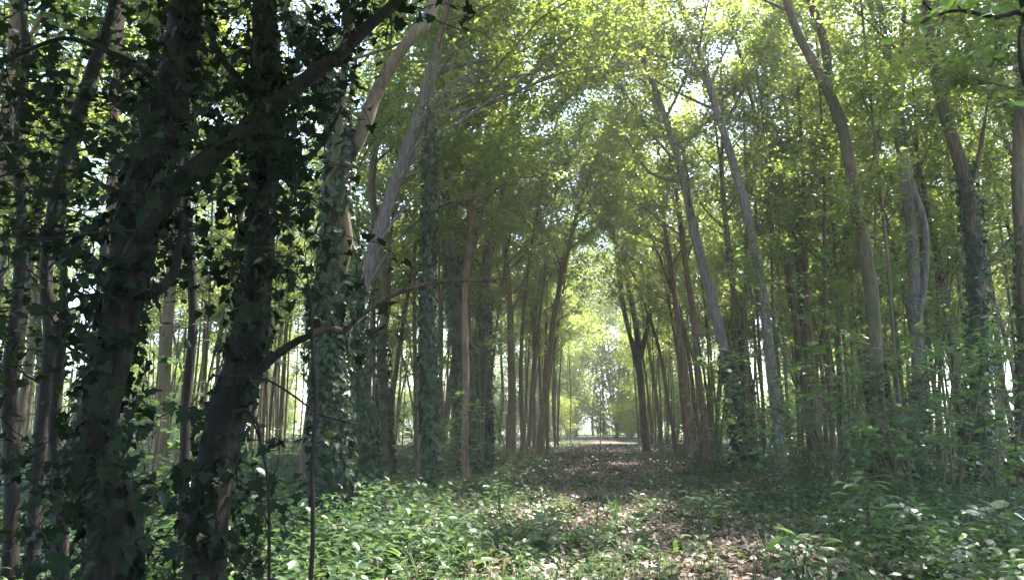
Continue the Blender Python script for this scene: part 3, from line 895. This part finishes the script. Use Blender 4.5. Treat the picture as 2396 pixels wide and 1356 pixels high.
# ------------------------------------------------------------------ sunlit shrubs and trees beyond the end of the wood
def shrub_proto(name, h, rad, n, leaf, mat, stems=7):
    r = root(name, (0, 0, 0), 'x', 'shrub')
    tb = Tubes(); seg = []
    for k in range(stems):
        a = rng.uniform(0, 6.28); e = rng.uniform(.4, 1.0)
        P = np.array([(0, 0, -.1), (rad * .3 * e * math.cos(a), rad * .3 * e * math.sin(a), h * .4), (rad * .7 * e * math.cos(a), rad * .7 * e * math.sin(a), h * rng.uniform(.75, 1))])
        rr = np.array([.014, .010, .003]) * (h / 2.5)
        tb.add(P, rr, sides=5, sub=3, wob=.04)
        seg += grow(tb, P, rr, 0.03, 9, rad * .8, twigs=4, twig_len=rad * .5, up=.6)
    tb.build('stem', M_BARK, r)
    A, N, D = seg_leaves(seg, n, rad * .12)
    A[:, 2] = np.maximum(A[:, 2], 0.05)
    leaf_obj('foliage', A, N, D, leaf * rng.uniform(.6, 1.2, n), 'rhomb', mat, r)
    return r


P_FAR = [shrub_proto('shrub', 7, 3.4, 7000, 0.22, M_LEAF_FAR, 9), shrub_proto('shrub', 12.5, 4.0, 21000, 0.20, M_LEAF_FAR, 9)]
first = [True, True]
for i in range(84):
    if i < 12:
        y = (72, 74, 76, 80, 63, 65, 60, 66, 56, 58, 61, 57)[i]; x = PATH_K * y + PATH_0 + (-3, 1.5, 5.5, -7, -3, 3.2, 6, -6, 3.6, -3.4, 1.0, 6.5)[i]
    else:
        y = rng.uniform(64, 90); x = rng.uniform(-.80, .80) * y
        if i >= 76: y = rng.uniform(66, 76); x = PATH_K * y + PATH_0 + rng.uniform(-5, 5)
        elif abs(path_u(x, y)) < 9: x += 18
    k = int(rng.integers(0, 2)) if i >= 12 else int(i < 8)
    if first[k]: o = P_FAR[k]; first[k] = False
    else: o = copy_thing(P_FAR[k])
    o.location = (x, y, 0.0); s = (1.35, 1.5, 1.4, 1.4, .9, .8, 1.0, 1.05, .6, .5, .4, .8)[i] if i < 12 else rng.uniform(.6, 1.15); s *= (.35 if k else .5) if i >= 76 else (.75 if i >= 12 else 1); o.scale = (s, s, s); o.rotation_euler = (0, 0, rng.uniform(0, 6.28))
    if i < 12:
        o['label'] = ('tall sunlit tree-like bush behind the bright end of the path, left of its middle', 'tallest yellow-green mass closing the bright end of the path', 'tall sunlit bush closing the path, just behind the right-hand trunks',
                      'leftmost tall sunlit bush beyond the end of the path', 'medium yellow-green bush left of the path end', 'medium yellow-green bush right of the path end', 'sunlit bush half hidden by trunks right of the path end',
                      'sunlit bush half hidden by trunks left of the path end', 'small bright bush at the right corner of the path end', 'small bright bush at the left corner of the path end', 'lowest bright bush in the very middle of the path end',
                      'bright rounded bush outermost right at the path end')[i]; o['group'] = 'sunlit bushes at the end of the path'
    else:
        queue_label(o, 'sunlit edge bush', x, y, 200)

# ------------------------------------------------------------------ undergrowth
def sapling_proto(h, n, leaf, mat=M_UNDER, stems=2):
    r = root('sapling', (0, 0, 0), 'x', 'sapling')
    tb = Tubes(); seg = []
    for k in range(stems):
        a = rng.uniform(0, 6.28)
        P = np.array([(0, 0, -.08), (.12 * h * math.cos(a), .12 * h * math.sin(a), h * .4), (.28 * h * math.cos(a), .28 * h * math.sin(a), h * rng.uniform(.85, 1.05))])
        rr = np.array([.012, .009, .003]) * (0.6 + h / 2.5)
        tb.add(P, rr, sides=5, sub=3)
        seg += grow(tb, P, rr, 0.25, 7, .38 * h, twigs=3, twig_len=.3 * h, up=.35)
    tb.build('stem', M_STEM, r)
    seg = np.array(seg)
    i = rng.integers(0, len(seg), n); t = rng.uniform(0, 1, n)[:, None]
    A = seg[i, 0] * (1 - t) + seg[i, 1] * t + rng.normal(0, .02, (n, 3))
    N = rng.normal(0, .28, (n, 3)) + np.array([0, 0, 1.]); D = rng.normal(0, 1, (n, 3)) + 2 * (seg[i, 1] - seg[i, 0]) / h; D[:, 2] = -.15
    leaf_obj('foliage', A, N, D, leaf * rng.uniform(.6, 1.15, n), 'ovate', mat, r)
    return r


SAP = [sapling_proto(1.0, 130, .13), sapling_proto(1.7, 260, .13), sapling_proto(2.6, 480, .13, stems=3), sapling_proto(4.2, 900, .13, stems=3), sapling_proto(.6, 90, .11)]
M_BROAD = leaf_mat('leaf_broad', (0.060, 0.105, 0.050), (0.10, 0.145, 0.075), (0.10, 0.19, 0.04), (0.16, 0.26, 0.06), rough=0.33, spec=0.6, trans=.3)
def broad_proto(h, tiers, leaf):
    r = root('broad_leaved_plant', (0, 0, 0), 'x', 'plant')
    tb = Tubes(); A, N, D = [], [], []
    for k in range(4):
        a = rng.uniform(0, 6.28); l = rng.uniform(.1, .35) * h
        P = np.array([(0, 0, -.05), (.4 * l * math.cos(a), .4 * l * math.sin(a), .5 * h), (l * math.cos(a), l * math.sin(a), h * rng.uniform(.8, 1.05))])
        tb.add(P, [.006, .005, .002], sides=5, sub=3)
        for j in range(tiers):
            p, d = poly_at(P, (j + 1.2) / (tiers + 1.2))
            for q in range(3):
                b = a + j * 1.1 + q * 2.1 + rng.normal(0, .3)
                dd = np.array([math.cos(b), math.sin(b), rng.uniform(-.25, .25)])
                e = p + dd * rng.uniform(.03, .09)
                tb.add([p, e], [.0025, .0015], sides=4, sub=1)
                A.append(e); D.append(dd + np.array([0, 0, -.2])); N.append(np.array([0, 0, 1.]) + rng.normal(0, .25, 3))
    tb.build('stem', M_STEM, r)
    leaf_obj('foliage', np.array(A), np.array(N), np.array(D), leaf * rng.uniform(.6, 1.15, len(A)), 'ovate', M_BROAD, r)
    return r
SAP += [broad_proto(.62, 6, .135), broad_proto(.45, 4, .15)]
s_first = [True] * 7


def sap(k, x, y, s, label, group=None):
    if s_first[k]: o = SAP[k]; s_first[k] = False
    else: o = copy_thing(SAP[k])
    if 'group' in o.keys(): del o['group']
    o.location = (x, y, float(gh(x, y))); o.scale = (s, s, s); o.rotation_euler = (0, 0, rng.uniform(0, 6.28))
    o['label'] = label
    if group: o['group'] = group
    return o


named = [  # px, py of the foot, distance, kind, scale, label
    (1090, 1100, 16.0, 1, 1.0, 'low shrub with white-glinting leaves before the dark ivy trunks left of the path'),
    (1775, 1120, 13.0, 2, .95, 'sapling with sunlit leaves in front of the clean lilac-grey trunk'),
    (1850, 1150, 11.0, 1, 1.0, 'bushy sapling between the lilac-grey trunk and the largest right trunk'),
    (2110, 1130, 10.5, 2, .95, 'leafy sapling arching in front of the largest right trunk'),
    (2230, 1130, 11.5, 2, 1.05, 'sapling with dark leaf sprays before the ivied trunk at right'),
    (2340, 1170, 9.5, 1, 1.2, 'broad sapling at the right edge, below the ivied trunk'),
    (1960, 1130, 12.5, 3, .95, 'tallest sapling, its pale sprays crossing the largest right trunk'),
    (2200, 1110, 14.0, 3, 1.1, 'tall sapling behind the twin-stemmed pale trunk'),
    (1700, 1090, 19.0, 2, .9, 'sapling at the dark foot of the curving mossy trunk'),
    (2040, 1250, 7.4, 5, 1.25, 'low plant of large pale sunlit leaves at the foot of the largest right trunk'),
    (2130, 1290, 6.3, 5, 1.0, 'plant of broad light leaves in layers, lower right'),
    (1870, 1330, 5.4, 6, 1.0, 'plant with big silvery leaves at the bottom edge, right of centre'),
    (2360, 1280, 6.4, 6, 1.1, 'twiggy plant with few pale leaves near the lower right corner'),
    (690, 1260, 7.5, 6, .9, 'low plant left of the foot of the thickest ivy trunk'),
    (1640, 1230, 8.0, 5, .9, 'pale glinting plant at the edge of the sunlit leaf litter'),
    (1170, 1200, 9.5, 5, .9, 'plant with white-glinting leaves right of the slim ivy trunk'),
    (1270, 1270, 7.0, 6, 1.0, 'small broad-leaved plant in the middle of the green foreground'),
    (900, 1190, 9.0, 5, .9, 'shining-leaved plant at the foot of the ivy trunks'),
    (560, 1250, 6.0, 0, .9, 'shaded plant behind the second foreground trunk'),
    (330, 1200, 6.5, 1, .9, 'shaded sapling between the dark foreground trunks'),
]
for (px, py, d, k, s, lab) in named:
    q = at(px, py, d)
    sap(k, q[0], d, s, lab)
# hazel-like small trees whose leaf sprays hang in front of the trunks
def hazel_proto(h, n, leaf):
    r = root('understorey_tree', (0, 0, 0), 'x', 'tree')
    tb = Tubes(); seg = []
    for k in range(3):
        a = rng.uniform(0, 6.28); q = rng.uniform(.12, .26)
        P = np.array([(0.05 * k, 0, -.1), (.3 * q * h * math.cos(a), .3 * q * h * math.sin(a), h * .35), (.7 * q * h * math.cos(a), .7 * q * h * math.sin(a), h * .7), (q * h * math.cos(a + .3), q * h * math.sin(a + .3), h * rng.uniform(.9, 1.05))])
        rr = np.array([.035, .028, .018, .005]) * h / 6
        tb.add(P, rr, sides=6, sub=3, wob=.05)
        seg += grow(tb, P, rr, 0.42, 9, .26 * h, twigs=5, twig_len=.13 * h, up=.25)
    tb.build('trunk', M_STEM, r)
    A, N, D = seg_leaves(seg, n, .06)
    N = N * np.array([.6, .6, 1])
    leaf_obj('crown', A, N, D, leaf * rng.uniform(.6, 1.2, n), 'rhomb', M_LEAF, r)
    return r


HZ = [hazel_proto(6.0, 3800, .12), hazel_proto(8.0, 5200, .12), hazel_proto(9.5, 6500, .12)]
hz_first = [True] * 3
hz_spots = []
for i in range(600):
    y = rng.uniform(10.5, 34); x = rng.uniform(-.72, .74) * y
    u = path_u(x, y)
    if abs(u) < 3.2 or (u < 0 and rng.uniform() < .45): continue
    if y < 14 and -0.30 * y < x < 0.25 * y: continue
    if y < 17 and 0.22 * y < x < 0.66 * y: continue
    if any((a - x) ** 2 + (b - y) ** 2 < 2.4 ** 2 for a, b in hz_spots): continue
    hz_spots.append((x, y))
    if len(hz_spots) >= 16: break
for (x, y) in hz_spots:
    k = int(rng.integers(0, 3))
    if hz_first[k]: o = HZ[k]; hz_first[k] = False
    else: o = copy_thing(HZ[k])
    o.location = (x, y, float(gh(x, y))); q = rng.uniform(.8, 1.15); o.scale = (q, q, q); o.rotation_euler = (0, 0, rng.uniform(0, 6.28))
    queue_label(o, 'thin-stemmed leafy tree', x, y, 34)
cnt = 0
for i in range(900):
    y = rng.uniform(9, 58); x = rng.uniform(-.74, .74) * y
    u = path_u(x, y)
    if abs(u) < 2.2: continue
    if u < 0 and y < 17 and rng.uniform() < .75: continue
    if u < 0 and rng.uniform() < .35: continue
    k = int(rng.choice([0, 1, 2, 3, 4], p=[.30, .28, .14, .05, .23]))
    if y < 14 and k == 3: continue
    if u > 0 and y < 20 and rng.uniform() < .35: continue
    sd_ = 'right' if u > 0 else 'left'
    size = {0: 'knee-high', 1: 'chest-high', 2: 'head-high', 3: 'tall', 4: 'ankle-high'}[k]
    o = sap(k, x, y, rng.uniform(.8, 1.2), 'x')
    queue_label(o, f'{size} sapling', x, y, 30)
    cnt += 1
    if cnt >= 190: break

write_labels()
# herb layer: one object nobody could count
def herb_layer(n, k, hmin, hmax, s0, s1, seed, path_frac, ylo=3.2, yhi=46, erect=0.0):
    y = ylo + yhi * rng.uniform(0, 1, n) ** 1.7
    x = rng.uniform(-.78, .78, n) * y
    u = path_u(x, y)
    dens = 0.5 + 0.5 * np.sin(x * 1.1 + seed + 2 * np.sin(y * .5 + seed)) * np.sin(y * .8 + x * .4 + seed)
    bare = (np.abs(u - .9) < .8) & (y > 5) & (y < 9.5)
    keep = np.where(y < 15, ~bare | (rng.uniform(0, 1, n) < .12), (np.abs(u) > 1.5 + .6 * np.sin(y * 1.3)) | (rng.uniform(0, 1, n) < path_frac))
    keep &= rng.uniform(0, 1, n) < .25 + .75 * dens
    x, y, dens = x[keep], y[keep], dens[keep]; n = len(x)
    h = rng.uniform(hmin, hmax, n) * (.6 + .7 * dens) * np.where(y < 5, .7, 1) * np.where(np.abs(path_u(x, y)) < 1.5, .6, 1)
    sp = rng.uniform(.7, 1.3, n)
    P, N, D, s = [], [], [], []
    a0 = rng.uniform(0, 6.28, n); lx = rng.normal(0, .12, n) * h; ly = rng.normal(0, .12, n) * h
    for j in range(k):
        a = a0 + j * 2.4 + rng.normal(0, .3, n); f = (j + 1) / k
        rr = rng.uniform(.01, .07, n) * (1.3 - .8 * f)
        P.append(np.stack([x + lx * f + rr * np.cos(a), y + ly * f + rr * np.sin(a), gh(x, y) + h * f], 1))
        D.append(np.stack([np.cos(a), np.sin(a), rng.uniform(-.6, .15, n) + erect * 2.5], 1))
        N.append(np.stack([rng.normal(0, .32, n) - erect * np.cos(a), rng.normal(0, .32, n) - erect * np.sin(a), np.ones(n)], 1))
        s.append(sp * rng.uniform(s0, s1, n) * (1.15 - .5 * f))
    return np.vstack(P), np.vstack(N), np.vstack(D), np.concatenate(s)


M_HERB2 = leaf_mat('leaf_herb_dark', (0.022, 0.050, 0.022), (0.045, 0.085, 0.032), (0.06, 0.12, 0.03), (0.10, 0.18, 0.04), rough=0.38, spec=0.35)
M_GRASS = leaf_mat('grass_blade', (0.030, 0.060, 0.020), (0.060, 0.095, 0.034), (0.06, 0.12, 0.025), (0.12, 0.18, 0.05), rough=0.5, spec=0.25)
h = leaf_obj('ground_cover', *herb_layer(9000, 12, .14, .50, .07, .14, 0.0, .22), 'ovate', M_HERB); h['kind'] = 'stuff'
h = leaf_obj('low_ground_cover', *herb_layer(16000, 7, .04, .14, .035, .075, 2.1, .6), 'ovate', M_HERB2); h['kind'] = 'stuff'
h = leaf_obj('ground_ivy', *herb_layer(6000, 6, .03, .12, .05, .09, 4.0, .06), 'ivy', M_HERB2); h['kind'] = 'stuff'
def grass(n):
    y = 3.2 + 40 * rng.uniform(0, 1, n) ** 1.6; x = rng.uniform(-.78, .78, n) * y
    m = (np.sin(x * .9 + 1) * np.sin(y * .6) > -.2) | (np.abs(path_u(x, y)) < 2.2)
    x, y = x[m], y[m]; k = 6
    x = np.repeat(x, k) + rng.normal(0, .04, len(x) * k); y = np.repeat(y, k) + rng.normal(0, .04, len(y) * k)
    n = len(x); l = rng.uniform(.10, .32, n)
    a = rng.uniform(0, 6.28, n); lean = rng.uniform(.1, .6, n)
    b = np.stack([x, y, gh(x, y)], 1); d = np.stack([np.cos(a) * lean, np.sin(a) * lean, np.ones(n)], 1)
    sd = np.stack([-np.sin(a), np.cos(a), np.zeros(n)], 1) * rng.uniform(.002, .005, n)[:, None]
    m1 = b + d * (l * .55)[:, None]; tp = b + d * l[:, None] + np.stack([np.cos(a), np.sin(a), -.7 * np.ones(n)], 1) * (l * .28)[:, None]
    V = np.stack([b - sd, b + sd, m1 + sd, m1 - sd, tp], 1).reshape(-1, 3)
    i = np.arange(n)[:, None] * 5
    F = np.vstack([i + np.array([0, 1, 2]), i + np.array([0, 2, 3]), i + np.array([3, 2, 4])])
    o = mesh_obj('grass', V, F, M_GRASS); o['kind'] = 'stuff'
grass(4500)
# fallen leaves
n = 60000
y = 3.5 + 45 * rng.uniform(0, 1, n) ** 1.6
u = rng.normal(0, 1.6, n); m = rng.uniform(0, 1, n) < .35; u[m] = rng.uniform(-14, 14, m.sum())
x = PATH_K * y + PATH_0 + u
A = np.stack([x, y, gh(x, y) + .045 + rng.uniform(0, .02, n)], 1)
N = rng.normal(0, .35, (n, 3)) + np.array([0, 0, 1.]); D = rng.normal(0, 1, (n, 3))
h = leaf_obj('leaf_litter', A, N, D, rng.uniform(.04, .10, n), 'rhomb', M_LITTER); h['kind'] = 'stuff'

# fallen branches by the path
for i, (pts, wv, d, lab) in enumerate([
    ([(1700, 1118), (1760, 1112), (1830, 1120), (1900, 1112)], [8, 7, 5, 2], 14.5, 'fallen reddish branch lying right of the path, before the lilac-grey trunk'),
    ([(1740, 1132), (1800, 1105), (1850, 1098)], [7, 5, 2], 14.2, 'short fallen branch propped across the longer reddish one'),
    ([(2290, 1120), (2320, 1080), (2350, 1040), (2396, 980)], [4, 4, 3, 2], 9.0, 'thin pale dead stick leaning at the right edge')]):
    P = px_poly(pts, d)
    if i < 2:
        P[:, 2] = gh(P[:, 0], P[:, 1]) + np.array([.05, .14, .22, .12])[:len(P)] * (1 + i)
    r = root('fallen_branch', P[0], lab, 'branch')
    tb = Tubes(); tb.add(P, np.array(wv) / 2 / FPX * d, sides=6, sub=4, wob=.1)
    for k in range(4):
        a, dd = poly_at(P, rng.uniform(.2, .9)); e = a + rng.normal(0, .12, 3) + np.array([0, 0, .15]) + dd * .2
        tb.add([a, (a + e) / 2 + rng.normal(0, .02, 3), e], [.008, .005, .002], sides=4, sub=2)
    tb.build('wood', M_TWIG if i == 2 else M_BARK_RED, r, P[0])

# ------------------------------------------------------------------ damp woodland air
m, n_, l_, out = node_mat('haze_air')
vol = n_.new('ShaderNodeVolumePrincipled')
vol.inputs['Color'].default_value = (0.92, 0.95, 0.90, 1)
vol.inputs['Density'].default_value = 0.0014
vol.inputs['Anisotropy'].default_value = 0.35
l_.new(vol.outputs[0], out.inputs['Volume'])
bx = np.array([(a, b, c) for a in (-960, 960) for b in (-960, 960) for c in (-1.3, 26)], float)
bf = np.array([(0, 1, 3, 2), (4, 6, 7, 5), (0, 4, 5, 1), (2, 3, 7, 6), (0, 2, 6, 4), (1, 5, 7, 3)])
hz = mesh_obj('haze', bx, bf, m); hz['kind'] = 'stuff'
